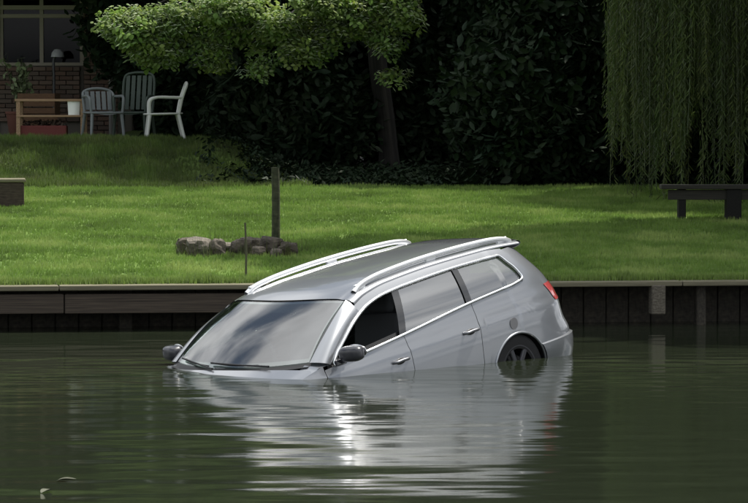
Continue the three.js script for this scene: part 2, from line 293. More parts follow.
    // door pillars in gloss black, set just under the glass line
    put('door_pillar', [flip(grid(4, 12, (u, v) => { const y = lerp(dloBot(1.1) - 0.01, dloTop(1.0) + 0.01, v); return S(xB(y) + lerp(-0.042, 0.042, u), y, s, -0.004); }), s)], glossBlack, car);
    put('door_pillar', [flip(grid(4, 12, (u, v) => { const y = lerp(dloBot(0.2) - 0.01, dloTop(0.2) + 0.01, v); return S(xC(y) + lerp(-0.036, 0.036, u), y, s, -0.004); }), s)], glossBlack, car);
    const pane = (name, xa, xb, out = -0.014) => put(name, flip(grid(24, 14, (u, v) => { const p = lerp(xa(v), xb(v), u); return S(p, lerp(dloBot(p) - 0.008, dloTop(p) + 0.006, v), s, out); }), s), tintM, car);
    if (s < 0) put('front_window', flip(grid(24, 14, (u, v) => { const p = lerp(xB(lerp(0.98, 1.34, v)), 1.99, u); return S(p, lerp(dloBot(p) - 0.008, dloTop(p) + 0.006, v), s, -0.014); }), s), tintM, car);
    pane('rear_window', (v) => xC(lerp(1.06, 1.35, v)), (v) => xB(lerp(0.98, 1.34, v)));
    put('quarter_window', flip(grid(24, 14, (u, v) => { const y = lerp(1.075, 1.35, v), b = xC(y), a = dloRear(clamp(y, 1.09, 1.335)) - 0.012, p = lerp(a, b, u); return S(p, lerp(dloBot(Math.max(p, -0.5)) - 0.006, dloTop(p) + 0.004, v), s, -0.014); }), s), tintM, car);
    // bright trim right round the side windows
    const loop = [];
    for (let X = 2.0; X > -0.47; X -= 0.08) loop.push(S(X, dloBot(X) + 0.002, s, 0.004));
    for (const y of [1.125, 1.17, 1.22, 1.27, 1.315]) loop.push(S(dloRear(y), y, s, 0.004));
    for (let X = -0.47; X < 1.98; X += 0.08) loop.push(S(X, dloTop(X) - 0.003, s, 0.004));
    put('window_trim', tube(loop, 0.0135, 260, 8, true), chromeM, car);
    // door mirror: dark shell on a stalk, glass to the rear
    const mr = put('door_mirror', [at(shell(0.064, 0.062, 0.102), 1.925, 1.01, -s * 0.985, 0, s * 0.25, 0), tube([[1.93, 0.945, -s * 0.865], [1.93, 0.957, -s * 0.90], [1.925, 0.98, -s * 0.95]], 0.024, 10, 8), at(rbox(0.13, 0.05, 0.03, 0.012), 1.94, 0.945, -s * 0.868)], mirrorM, car);
    put('mirror_glass', at(new THREE.SphereGeometry(1, 20, 12).scale(0.006, 0.058, 0.1), 1.866, 1.012, -s * 0.973, 0, s * 0.25, 0), chromeM, mr);
    // roof rail on three feet
    const rp = (X, dy) => { const q = roofAt(X, 0.90 * s); return [q[0], q[1] + dy, q[2]]; };
    const rail = put('roof_rail', [tube([rp(1.37, -0.004), rp(1.30, 0.02), rp(1.12, 0.031), rp(0.7, 0.036), rp(0.3, 0.037), rp(-0.2, 0.036), rp(-0.5, 0.032), rp(-0.64, 0.018), rp(-0.70, -0.004)].map((q) => V(...q)), 0.025, 90, 10)], railM, car);
    for (const X of [1.28, 0.34, -0.6]) put('rail_foot', at(rbox(0.13, 0.05, 0.03, 0.012), ...rp(X, 0.016)), railM, rail);
    // tail lamp wrapping the corner
    const tl = flip(grid(14, 12, (u, v) => { const y = lerp(0.865, 1.02, v); return S(lerp(-1, lerp(-0.86, -0.80, v), u), y, s, 0.006); }), s), L2 = (y) => X0 - Xr(y);
    put('tail_light', [tl, flip(grid(10, 12, (u, v) => { const y = lerp(0.865, 1.02, v), z = W(y) * lerp(CORNER, 0.55, u), X = X0 - L2(y) * Math.pow(1 - Math.pow(z / W(y), NN), 1 / NN) - 0.006; return [X, y, -s * z]; }), -s)], lampRed, car);
    for (const [cx, y, st] of [[AX, AY + 0.03, 0], [FX, AY, 0.15]]) {
      const lp = [[0.2, -0.1], [0.235, -0.112], [0.29, -0.112], [0.315, -0.1], [0.325, -0.07], [0.327, 0], [0.325, 0.07], [0.315, 0.1], [0.29, 0.112], [0.235, 0.112], [0.2, 0.1]].map(([r, h]) => new THREE.Vector2(r, h));
      const wheel = put('wheel', at(new THREE.LatheGeometry(lp, 48), 0, 0, 0, Math.PI / 2), tyreM, car); wheel.position.set(cx, y, -s * 0.772); wheel.rotation.y = st;
      const parts = [at(new THREE.LatheGeometry([[0.225, -0.1], [0.225, 0.06], [0.238, 0.1], [0.228, 0.112], [0.21, 0.1]].map(([r, h]) => new THREE.Vector2(r, h)), 48), 0, 0, 0, -s * Math.PI / 2), at(new THREE.CylinderGeometry(0.06, 0.075, 0.03, 24), 0, 0, -s * 0.088, Math.PI / 2)];
      for (let k = 0; k < 7; k++) { const a = k / 7 * 6.283 + 0.4; parts.push(at(rbox(0.185, 0.05, 0.03, 0.012), 0.13 * Math.cos(a), 0.13 * Math.sin(a), -s * 0.088, 0, 0, a)); }
      put('rim', parts, rimM, wheel); put('brake_disc', at(new THREE.CylinderGeometry(0.15, 0.15, 0.02, 32), 0, 0, -s * 0.03, Math.PI / 2), blackM, wheel);
    }
  }
  // small round flap low on the rear quarter
  { const q = S(-0.20, 0.795, 1, 0.002); put('fuel_flap', at(new THREE.CylinderGeometry(0.048, 0.05, 0.008, 28), q[0], q[1], q[2], Math.PI / 2), std(col(0.2, 0.2, 0.21), 0.5, { metalness: 0.4 }), car); }

  // tailgate, rear window, spoiler, bumper
  const back = (r, y, out = 0) => { const w = W(y), z = r * CORNER * w, X = X0 - (X0 - Xr(y)) * Math.pow(1 - Math.pow(Math.abs(z) / w, NN), 1 / NN); return [X - out, y, z]; };
  const gate = put('tailgate', [grid(36, 14, (u, v) => back((1 - 2 * u), lerp(0.55, 1.07, v)))].concat([-1, 1].map((q) => grid(6, 14, (u, v) => back(q * lerp(0.86, 1, u), lerp(1.06, 1.385, v))))), paintM, car);
  put('rear_screen', grid(24, 10, (u, v) => back((1 - 2 * u) * 0.87, lerp(1.065, 1.385, v), -0.01)), tintM, gate);
  put('spoiler', grid(30, 10, (u, v) => { const w = 1 - 2 * u, a = v * Math.PI * 1.15, q = roofAt(-0.77, w * 0.93); return [q[0] - 0.05 * Math.sin(Math.min(a, Math.PI / 2)) + (a > Math.PI / 2 ? 0.11 * (1 - Math.sin(a)) : 0), q[1] - 0.035 * (1 - Math.cos(a)) * 0.8 + 0.002, q[2]]; }), paintM, gate);
  const bump = [], ledge = (p, s, v) => S(p, lerp(0.548, 0.556, v), s, lerp(0.022, -0.004, v));
  for (const s of [1, -1]) {
    bump.push(side(s, 30, 14, -1, -0.497, (p) => Math.min(0.547, Math.max(0.27, arch(PX(p, 0.4), 0.27, AX, AR + 0.006))), 0.548, 0.022));
    bump.push(flip(grid(24, 2, (u, v) => ledge(lerp(-1, -0.497, u), s, v)), s));
  }
  bump.push(grid(36, 14, (u, v) => back(1 - 2 * u, lerp(0.27, 0.548, v), 0.022)), grid(36, 2, (u, v) => { const q = back(1 - 2 * u, lerp(0.548, 0.556, v), lerp(0.022, -0.004, v)); return q; }));
  put('rear_bumper', bump, paintM, car);
  put('underbody', [at(rbox(4.3, 0.1, 1.5, 0.04), 1.2, 0.2, 0)], blackM, car);

  // inside
  const seat = (X, z, w) => {
    const b = put('seat', [at(rbox(0.5, 0.16, w, 0.06, 3), X + 0.2, 0.48, z, 0, 0, 0.1), at(rbox(0.13, 0.62, w, 0.055, 3), X - 0.08, 0.80, z, 0, 0, 0.22)], seatM, car);
    for (const hz of w > 0.8 ? [-0.4, 0.4] : [0]) put('headrest', [at(rbox(0.09, 0.17, 0.25, 0.04, 3), X - 0.17, 1.19, z + hz, 0, 0, 0.18), at(new THREE.CylinderGeometry(0.008, 0.008, 0.14, 8), X - 0.155, 1.08, z + hz, 0, 0, 0.18)], seatM, b);
  };
  seat(0.98, 0.36, 0.5); seat(0.98, -0.36, 0.5); seat(0.02, 0, 1.25);
  put('dashboard', [grid(30, 12, (u, v) => { const w = 2 * u - 1, a = v * Math.PI / 2; return [2.16 - 0.16 * w * w - 0.46 * Math.sin(a), 0.955 - 0.30 * (1 - Math.cos(a)) - 0.02 * Math.abs(w), 0.70 * w]; })], dashM, car);
  const sw = put('steering_wheel', at(new THREE.TorusGeometry(0.185, 0.016, 10, 40), 0, 0, 0, 0, Math.PI / 2, 0.42), dashM, car); sw.position.set(1.58, 0.90, 0.36);
  put('inside_mirror', at(rbox(0.025, 0.06, 0.22, 0.012), 1.62, 1.30, 0), dashM, car);
}

// ---------------------------------------------------------------- house beyond the bank
const brickMats = [[0.105, 0.066, 0.05], [0.125, 0.08, 0.06], [0.092, 0.064, 0.052], [0.14, 0.098, 0.076], [0.11, 0.082, 0.066]].map((c) => std(col(...c), 0.95));
const mortarMat = std(col(0.13, 0.115, 0.098), 1), frameMat = std(col(0.26, 0.23, 0.19), 0.8), roofMat = std(col(0.09, 0.05, 0.04), 0.95);
{
  const R = rng(77), gy = 1.62;
  const h = thing('brick_house', 'dark brick house with wide window and brick pier behind the patio', 'house', [-5.3, gy, -26.6]);
  const box = (x0, x1, y0, y1, z0, z1) => at(new THREE.BoxGeometry(x1 - x0, y1 - y0, z1 - z0), (x0 + x1) / 2, (y0 + y1) / 2, (z0 + z1) / 2);
  put('wall', [box(-4.5, -0.66, 0, 3.0, -0.25, 0), box(-0.66, 0.68, 2.22, 3.0, -0.25, 0), box(-0.66, 0.68, 0, 1.17, -0.25, -0.03), box(0.68, 1.22, 0, 3.0, -0.25, -0.06), box(-4.5, -4.25, 0, 3, -5, -0.25), box(0.97, 1.22, 0, 3, -5, -0.25), box(-4.5, 1.22, 0, 3, -5.25, -5), box(-4.25, 0.97, -0.02, 0.04, -5, -0.25), box(-4.25, 0.97, 2.9, 3, -5, -0.25)], mortarMat, h);
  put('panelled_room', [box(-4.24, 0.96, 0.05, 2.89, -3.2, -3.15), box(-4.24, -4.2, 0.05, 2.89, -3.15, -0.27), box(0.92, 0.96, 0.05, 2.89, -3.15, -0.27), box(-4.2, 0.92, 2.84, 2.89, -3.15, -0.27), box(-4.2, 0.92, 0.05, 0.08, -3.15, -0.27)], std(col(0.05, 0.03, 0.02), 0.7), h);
  const brickG = rbox(0.205, 0.062, 0.1, 0.006, 1), halfG = rbox(0.1, 0.062, 0.1, 0.006, 1);
  const course = (parent, x0, x1, y0, y1, z) => {
    for (let y = y0, r = 0; y < y1; y += 0.073, r++) {
      let x = x0; if (r % 2) { const b = new THREE.Mesh(halfG, brickMats[Math.floor(R() * 5)]); b.name = 'brick'; b.position.set(x + 0.05, y + 0.036, z + 0.004 * R()); b.castShadow = b.receiveShadow = true; parent.add(b); x += 0.11; }
      for (; x < x1 - 0.05; x += 0.215) { const half = x + 0.205 > x1 + 0.02, b = new THREE.Mesh(half ? halfG : brickG, brickMats[Math.floor(R() * 5)]); b.name = 'brick'; b.position.set(x + (half ? 0.05 : 0.1025), y + 0.036, z + 0.004 * R()); b.castShadow = b.receiveShadow = true; parent.add(b); }
    }
  };
  const pier = put('brick_pier', box(0.69, 1.21, 0.001, 2.99, -0.06, -0.05), mortarMat, h); course(pier, 0.69, 1.21, 0, 2.62, -0.004);
  const apron = put('brick_apron', box(-0.66, 0.68, 0.001, 1.16, -0.03, -0.025), mortarMat, h); course(apron, -0.66, 0.66, 0.28, 1.14, 0.024);
  // wide dark window: two small panes over two tall ones
  const win = put('window', [box(-0.66, 0.68, 2.06, 2.13, -0.16, -0.02), box(-0.66, 0.68, 1.17, 1.22, -0.16, 0.03), box(-0.66, -0.60, 1.22, 2.22, -0.16, -0.04), box(0.62, 0.68, 1.22, 2.22, -0.16, -0.04), box(-0.02, 0.04, 1.22, 2.22, -0.15, -0.045), box(-0.66, 0.68, 1.93, 1.99, -0.16, -0.02)], frameMat, h);
  const glass = phy(col(0.13, 0.14, 0.14), 0.03, { transmission: 1, thickness: 0, ior: 1.2 });
  for (const [x0, x1, y0, y1] of [[-0.6, -0.02, 1.22, 1.93], [0.04, 0.62, 1.22, 1.93], [-0.6, -0.02, 1.99, 2.06], [0.04, 0.62, 1.99, 2.06]]) put('pane', box(x0, x1, y0, y1, -0.105, -0.1), glass, win);
  put('fascia', box(-4.7, 1.4, 2.98, 3.16, 0.28, 0.31), frameMat, h);
  put('roof', [grid(2, 2, (u, v) => [lerp(-4.7, 1.4, u), lerp(3.14, 4.9, v), lerp(0.36, -2.6, v)]), grid(2, 2, (u, v) => [lerp(-4.7, 1.4, u), lerp(3.14, 4.9, v), lerp(-5.6, -2.6, v)]), grid(1, 1, (u, v) => [1.2, v ? 4.85 : 3.0, v ? -2.6 : lerp(0, -5.2, u)]), grid(1, 1, (u, v) => [-4.5, v ? 4.85 : 3.0, v ? -2.6 : lerp(0, -5.2, u)])], roofMat, h);
  put('drainpipe', tube([[1.36, 3.05, 0.1], [1.36, 2.25, 0.1], [1.34, 2.15, 0.08], [1.15, 2.08, 0.05], [1.12, 1.98, 0.06], [1.12, 1.4, 0.06], [1.12, 0.05, 0.06]], 0.034, 60, 10), std(col(0.17, 0.165, 0.15), 0.6), h);
}
// ---------------------------------------------------------------- patio things
const PY = (x, z) => groundY(x, z);
const timber = std(0xffffff, 0.85, { map: woodTex([0.46, 0.37, 0.28], [0.66, 0.55, 0.43], 31) });
{
  const z = -23.2, x = -4.8, y = PY(x, z);
  const t = thing('potting_table', 'pale wooden slatted table with a lower shelf beside the house', 'table', [x, y, z]);
  for (let k = 0; k < 4; k++) put('top_slat', at(rbox(1.02, 0.035, 0.11, 0.006), 0, 0.575, -0.2 + k * 0.125), timber, t);
  for (let k = 0; k < 4; k++) put('shelf_slat', at(rbox(0.98, 0.03, 0.10, 0.006), 0, 0.34, -0.2 + k * 0.125), timber, t);
  for (const sx of [-1, 1]) for (const sz of [-1, 1]) put('leg', at(rbox(0.06, 0.56, 0.06, 0.006), sx > 0 ? 0.49 : -0.46, 0.28, sz * 0.2 - 0.01), timber, t);
  const potM = std(col(0.85, 0.86, 0.83), 0.6);
  const p = put('white_planter', [at(new THREE.CylinderGeometry(0.1, 0.088, 0.19, 4, 1).rotateY(Math.PI / 4).scale(1.3, 1, 1.3), 0, 0.095, 0)], potM);
  p.position.set(x + 0.36, y + 0.357, z + 0.13); p.scale.set(1.0, 1.05, 0.8);
  tag(p, 'small white square pot on the shelf of the wooden table', 'pot');
  const tr = thing('flower_trough', 'dark red trough with leafy plants under the wooden table', 'trough', [x - 0.1, y, z + 0.05]);
  put('trough', [at(rbox(0.7, 0.2, 0.24, 0.02), 0, 0.1, 0)], std(col(0.12, 0.025, 0.02), 0.8), tr);
  const lf = [], R = rng(9); for (let i = 0; i < 90; i++) lf.push(at(new THREE.PlaneGeometry(0.03, 0.07), (R() - 0.5) * 0.66, 0.2 + 0.07 * R(), (R() - 0.5) * 0.22, R() * 3, R() * 6, R() * 3));
  put('leaves', lf, std(col(0.05, 0.03, 0.02), 0.8), tr);
}
{ // crates on the patio
  const slat = (t, w, h, d, m) => { for (const y of [0.06, 0.17, 0.28]) if (y < h) for (const q of [-1, 1]) put('slat', at(rbox(w, 0.085, 0.014, 0.004, 1), 0, y, q * d / 2), m, t); for (const q of [-1, 1]) put('end_board', at(rbox(0.018, h, d - 0.02, 0.004, 1), q * (w / 2 - 0.012), h / 2, 0), m, t); put('bottom', at(rbox(w - 0.04, 0.015, d - 0.03, 0.004, 1), 0, 0.012, 0), m, t); };
  const brown = std(0xffffff, 0.9, { map: woodTex([0.27, 0.19, 0.13], [0.42, 0.31, 0.22], 71) });
  const a = thing('wooden_crate', 'brown slatted crate on the patio behind the table', 'crate', [-5.15, PY(-5.15, -24.6), -24.6], 0.1); slat(a, 0.62, 0.33, 0.4, brown);
  const b = thing('wooden_crate', 'brown slatted crate stacked on top of another crate', 'crate', [-5.12, PY(-5.15, -24.6) + 0.335, -24.6], -0.12); slat(b, 0.58, 0.33, 0.38, brown);
}
function gardenChair(name, label, mat, x, z, turn, H = 0.84, group) {
  const c = thing(name, label, 'chair', [x, PY(x, z) - 0.005, z], turn, group);
  put('seat', grid(10, 10, (u, v) => [lerp(-0.22, 0.22, u), 0.40 - 0.03 * Math.sin(u * Math.PI) + 0.02 * (1 - v) - (v > 0.92 ? 0.0 : 0), lerp(-0.2, 0.23, v)]), mat, c);
  put('seat_rim', tube([[-0.23, 0.40, 0.23], [0.23, 0.40, 0.23], [0.23, 0.41, -0.21], [-0.23, 0.41, -0.21]], 0.014, 60, 6, true), mat, c);
  for (let k = 0; k < 5; k++) put('back_slat', at(rbox(0.062, H - 0.46, 0.014, 0.005), -0.17 + k * 0.085, 0.44 + (H - 0.46) / 2, -0.225 - 0.045, -0.2), mat, c);
  put('back_frame', tube([[-0.225, 0.40, -0.21], [-0.235, 0.62, -0.255], [-0.21, H - 0.03, -0.32], [-0.1, H + 0.012, -0.33], [0.1, H + 0.012, -0.33], [0.21, H - 0.03, -0.32], [0.235, 0.62, -0.255], [0.225, 0.40, -0.21]], 0.021, 60, 8), mat, c);
  for (const s of [-1, 1]) {
    put('leg', taperTube([[s * 0.22, 0.41, 0.21], [s * 0.25, 0.0, 0.26]], 0.027, 0.02, 6, 8), mat, c);
    put('leg', taperTube([[s * 0.22, 0.41, -0.2], [s * 0.25, 0.0, -0.3]], 0.027, 0.02, 6, 8), mat, c);
    put('armrest', [tube([[s * 0.235, 0.40, 0.215], [s * 0.255, 0.60, 0.20], [s * 0.262, 0.64, 0.13], [s * 0.26, 0.645, -0.1], [s * 0.24, 0.64, -0.25]], 0.021, 30, 7)], mat, c);
  }
  return c;
}
gardenChair('garden_chair', 'white plastic garden chair side on at the patio edge', std(col(0.62, 0.63, 0.60), 0.5), -3.08, -22.55, -Math.PI / 2 + 0.12, 0.84);
gardenChair('garden_chair', 'grey plastic garden chair with pale legs next to the wooden table', std(col(0.15, 0.165, 0.17), 0.6), -3.98, -22.7, 0.35, 0.62 + 0.12);
gardenChair('garden_chair', 'green high backed garden chair between the grey and white ones', std(col(0.04, 0.058, 0.046), 0.6), -3.56, -23.1, -0.2, 0.98);
{ // lamp by the window
  const x = -5.02, z = -25.9, t = thing('garden_lamp', 'pale garden lamp with rounded head before the house window', 'lamp', [x, PY(x, z), z]), m = std(col(0.30, 0.30, 0.32), 0.5);
  put('stem', tube([[0, 0, 0], [0, 0.9, 0], [0.0, 1.2, 0], [0.05, 1.3, 0.02]], 0.022, 24, 8), std(col(0.05, 0.05, 0.055), 0.5), t); put('foot', new THREE.CylinderGeometry(0.12, 0.14, 0.03, 24).translate(0, 0.015, 0), m, t);
  put('head', new THREE.LatheGeometry([[0.001, 0.13], [0.05, 0.12], [0.09, 0.07], [0.105, 0], [0.095, 0.0], [0.001, 0.02]].map(([a, b]) => new THREE.Vector2(a, b)), 24).translate(0.06, 1.24, 0.02), m, t);
}
{ // leafy pot plant by the house
  const x = -5.55, z = -25.6, y = PY(x, z), t = thing('potted_plant', 'leafy pale green pot plant in front of the house window', 'plant', [x, y, z]);
  put('pot', new THREE.LatheGeometry([[0.001, 0], [0.14, 0], [0.19, 0.34], [0.205, 0.34], [0.205, 0.38], [0.17, 0.38], [0.16, 0.33], [0.001, 0.33]].map(([a, b]) => new THREE.Vector2(a, b)), 28), std(col(0.13, 0.05, 0.035), 0.9), t);
  const R = rng(4), l = [], st = [];
  for (let i = 0; i < 9; i++) { const a = R() * 6.28, e = [0.26 * Math.cos(a) * R(), 0.75 + 0.5 * R(), 0.26 * Math.sin(a) * R()]; st.push(tube([[0, 0.33, 0], [e[0] * 0.4, e[1] * 0.6, e[2] * 0.4], e], 0.008, 8, 5)); for (let k = 0; k < 26; k++) { const q = 0.35 + 0.65 * R(); l.push(at(new THREE.CircleGeometry(0.055, 5).scale(0.6, 1, 1), e[0] * q + 0.12 * (R() - 0.5), lerp(0.33, e[1], q) + 0.1 * (R() - 0.5), e[2] * q + 0.12 * (R() - 0.5), R() * 3, R() * 6, R() * 3)); } }
  put('stems', st, std(col(0.06, 0.07, 0.03), 0.9), t); put('leaves', l, std(col(0.16, 0.20, 0.10), 0.7), t);
}

// ---------------------------------------------------------------- things on the lawn
{
  const b = thing('timber_block', 'square weathered timber block with pale top on the lawn', 'block', [-4.72, groundY(-4.72, -16.2) - 0.01, -16.2], 0.12);
  put('block', at(rbox(0.56, 0.31, 0.5, 0.02), 0, 0.155, 0), std(0xffffff, 0.95, { map: woodTex([0.17, 0.14, 0.12], [0.30, 0.26, 0.22], 41) }), b);
  put('top', at(rbox(0.60, 0.045, 0.54, 0.015), 0, 0.333, 0), capMat, b);
  const px = -1.08, pz = -10.75;
  const p = put('lawn_post', [taperTube([[0, -0.1, 0], [0.004, 0.5, 0], [-0.004, 0.84, 0]], 0.048, 0.044, 14, 9, 0.12, 3), at(new THREE.CircleGeometry(0.046, 12), -0.004, 0.84, 0, -Math.PI / 2)], std(0xffffff, 0.95, { map: woodTex([0.13, 0.15, 0.09], [0.27, 0.28, 0.20], 51) }));
  p.position.set(px, groundY(px, pz), pz); tag(p, 'upright weathered wooden post by the stones on the lawn', 'post');
  const k = put('thin_stake', [taperTube([[0, -0.05, 0], [0.003, 0.3, 0.0], [-0.006, 0.56, 0.01]], 0.013, 0.010, 8, 6, 0.1, 5)], std(col(0.07, 0.075, 0.04), 0.95));
  k.position.set(-1.24, groundY(-1.24, -6.55), -6.55); tag(k, 'thin stake stuck in the lawn edge behind the car', 'stake');
  // stones heaped in a low ring
  const stoneMats = [[0.14, 0.118, 0.092], [0.17, 0.15, 0.122], [0.10, 0.082, 0.062], [0.08, 0.065, 0.048]].map((c, i) => std(0xffffff, 0.95, { map: tex(128, 128, (u, v) => { const n = 0.75 + 0.45 * fbm(u * 6, v * 6, i * 5 + 2) + 0.35 * fbm(u * 24, v * 24, i + 9, 3); return c.map((q) => Math.pow(q * n, 1 / 2.2)); }) }));
  const stone = (x, dz, w, h, d, seed, label, lean = 0) => {
    const g = new THREE.IcosahedronGeometry(1, 3), q = g.attributes.position;
    for (let i = 0; i < q.count; i++) { const v = V(q.getX(i), q.getY(i), q.getZ(i)), f = 1 + 0.34 * N(v.x * 1.1 + seed, v.y * 1.1, v.z * 1.1) + 0.12 * N(v.x * 3.3, v.y * 3.3 + seed, v.z * 3.3); const e = Math.max(Math.abs(v.x), Math.abs(v.y), Math.abs(v.z)); v.multiplyScalar(f * lerp(1, 0.82 / e, 0.55)); q.setXYZ(i, v.x * w / 2, v.y * h / 2, v.z * d / 2); }
    g.computeVertexNormals(); const m = put('stone', g, stoneMats[seed % 4]); const X = x, Z = -9.25 + dz; m.position.set(X, groundY(X, Z) + h * 0.42, Z); m.rotation.set(0, seed * 1.7, lean); tag(m, label, 'stone', 'stones heaped on the lawn');
  };
  stone(-1.84, 0.0, 0.30, 0.22, 0.3, 1, 'largest pale stone at the end of the heap away from the post', 0.1);
  stone(-1.63, 0.12, 0.16, 0.22, 0.16, 4, 'narrow upright pale stone beside the dark hollow', 0.15);
  stone(-1.62, -0.22, 0.36, 0.15, 0.26, 5, 'flat pale stone lying across the back of the heap', -0.05);
  stone(-1.98, -0.24, 0.24, 0.20, 0.22, 2, 'grey stone half hidden behind the largest stone');
  stone(-1.40, 0.05, 0.24, 0.20, 0.24, 3, 'dark stone in the middle of the heap', 0.1);
  stone(-1.22, 0.14, 0.15, 0.12, 0.15, 8, 'small pale stone in front of the thin weeds');
  stone(-1.30, -0.22, 0.26, 0.2, 0.25, 6, 'dark mossy stone behind the middle of the heap');
  stone(-1.08, -0.05, 0.25, 0.22, 0.24, 7, 'dark brown stone at the foot of the wooden post', -0.1);
  stone(-0.90, 0.05, 0.22, 0.16, 0.22, 11, 'low dark stone just past the wooden post');
  stone(-1.02, 0.16, 0.13, 0.10, 0.14, 12, 'little light grey stone in front of the post stone');
}
{ // bench on the right
  const x = 4.45, z = -14.4, t = thing('plank_bench', 'low dark timber bench under the hanging willow', 'bench', [x, groundY(x, z) - 0.01, z], -0.03);
  const m = std(0xffffff, 0.9, { map: woodTex([0.13, 0.125, 0.11], [0.24, 0.23, 0.20], 61) }), dm = std(0xffffff, 0.9, { map: woodTex([0.05, 0.048, 0.04], [0.10, 0.095, 0.08], 64) });
  for (const [dz, k] of [[-0.15, 0], [0, 1], [0.15, 2]]) put('seat_plank', at(rbox(1.96, 0.055, 0.142, 0.01), 0, 0.415 + 0.003 * k, dz), m, t);
  put('apron', at(rbox(1.75, 0.12, 0.03, 0.006), -0.02, 0.325, 0.13), m, t);
  for (const X of [-0.72, -0.10, 0.78]) put('leg', at(rbox(X === -0.1 ? 0.18 : 0.09, 0.40, X === -0.1 ? 0.36 : 0.3, 0.015), X, 0.2, X === -0.1 ? 0.01 : -0.02), dm, t);
}

// ---------------------------------------------------------------- foliage
const leafMat = (c, rough = 0.75, through = 0.4) => phy(c, 1, { transmission: through, thickness: 0, ior: 1.3 });
function leafShape(len, wid, fold = 0.25) { // one leaf, base at origin, tip along +y
  const g = new THREE.BufferGeometry(), w = wid / 2, f = fold * w;
  const p = [0, 0, 0, 0, len * 0.33, -f * 0.3, 0, len * 0.68, -f * 0.3, 0, len, f * 0.6];
  for (const q of [-1, 1]) p.push(q * w * 0.86, len * 0.24, f * 0.7, q * w, len * 0.46, f, q * w * 0.62, len * 0.76, f * 0.8);
  g.setAttribute('position', new THREE.Float32BufferAttribute(p, 3));
  g.setIndex([0, 1, 4, 4, 1, 5, 5, 1, 2, 5, 2, 6, 6, 2, 3, 0, 7, 1, 7, 8, 1, 8, 2, 1, 8, 9, 2, 9, 3, 2]); g.computeVertexNormals(); return g.toNonIndexed();
}
function spray(n, r, len, wid, seed, flat = 0.5, droop = 0.4) { // a twig's worth of leaves
  const R = rng(seed), out = [];
  for (let i = 0; i < n; i++) { const l = leafShape(len * (0.7 + 0.6 * R()), wid * (0.7 + 0.6 * R())), a = R() * 6.283, q = r * Math.sqrt(R()); out.push(at(l, q * Math.cos(a), (R() - 0.5) * r * flat * 2, q * Math.sin(a), Math.PI / 2 + droop + (R() - 0.5) * 1.3, 0, 0).rotateY(0)); out[out.length - 1].applyMatrix4(new THREE.Matrix4().makeRotationY(-a + (R() - 0.5))); }
  return merge(out);
}
const dummy = new THREE.Object3D();
function scatter(name, geo, mat, spots, parent, tint) { // spots: [x, y, z, scale, tone]
  const m = new THREE.InstancedMesh(geo, mat, spots.length), R = rng(spots.length + 13), c = new THREE.Color();
  spots.forEach(([x, y, z, s, tone = 1, tilt = 0.5], i) => { dummy.position.set(x, y, z); dummy.rotation.set((R() - 0.5) * tilt * 2, R() * 6.283, (R() - 0.5) * tilt * 2); dummy.scale.setScalar(s * (0.75 + 0.5 * R())); dummy.updateMatrix(); m.setMatrixAt(i, dummy.matrix); const k = tone * (0.8 + 0.4 * R()); m.setColorAt(i, c.setRGB(k * (0.9 + 0.3 * R()), k, k * (0.8 + 0.3 * R()))); });
  m.name = name; m.castShadow = m.receiveShadow = true; m.userData.kind = 'stuff'; if (tint) m.userData.tint = 1; parent.add(m); return m;
}
function fill(lobes, n, seed, hollow = 0.45, gap = -0.15, f = 1.1) { // points through a crown made of lobes, with holes
  const R = rng(seed), out = [], tot = lobes.reduce((a, l) => a + l[3] * l[4] * l[5], 0);
  for (const [x, y, z, a, b, c] of lobes) {
    const m = Math.round(n * a * b * c / tot);
    for (let i = 0, guard = 0; i < m && guard < m * 8; guard++) {
      const t = R() * 6.283, u = 2 * R() - 1, s = Math.sqrt(1 - u * u), q = Math.cbrt(lerp(hollow ** 3, 1, R())) * (1 + 0.28 * N(Math.cos(t) * s * 2 + x, u * 2 + y, Math.sin(t) * s * 2 + z));
      const p = [x + a * q * s * Math.cos(t), y + b * q * u, z + c * q * s * Math.sin(t)];
      if (N(p[0] * f, p[1] * f, p[2] * f + seed) < gap) continue;
      out.push([...p, 1]); i++;
    }
  }
  return out;
}
const barkMat = std(0xffffff, 0.95, { map: tex(128, 256, (u, v) => { const n = 0.8 + 0.5 * fbm(u * 14, v * 3, 3) + 0.3 * fbm(u * 40, v * 12, 7, 3); return [0.19 * n, 0.18 * n, 0.165 * n]; }) });

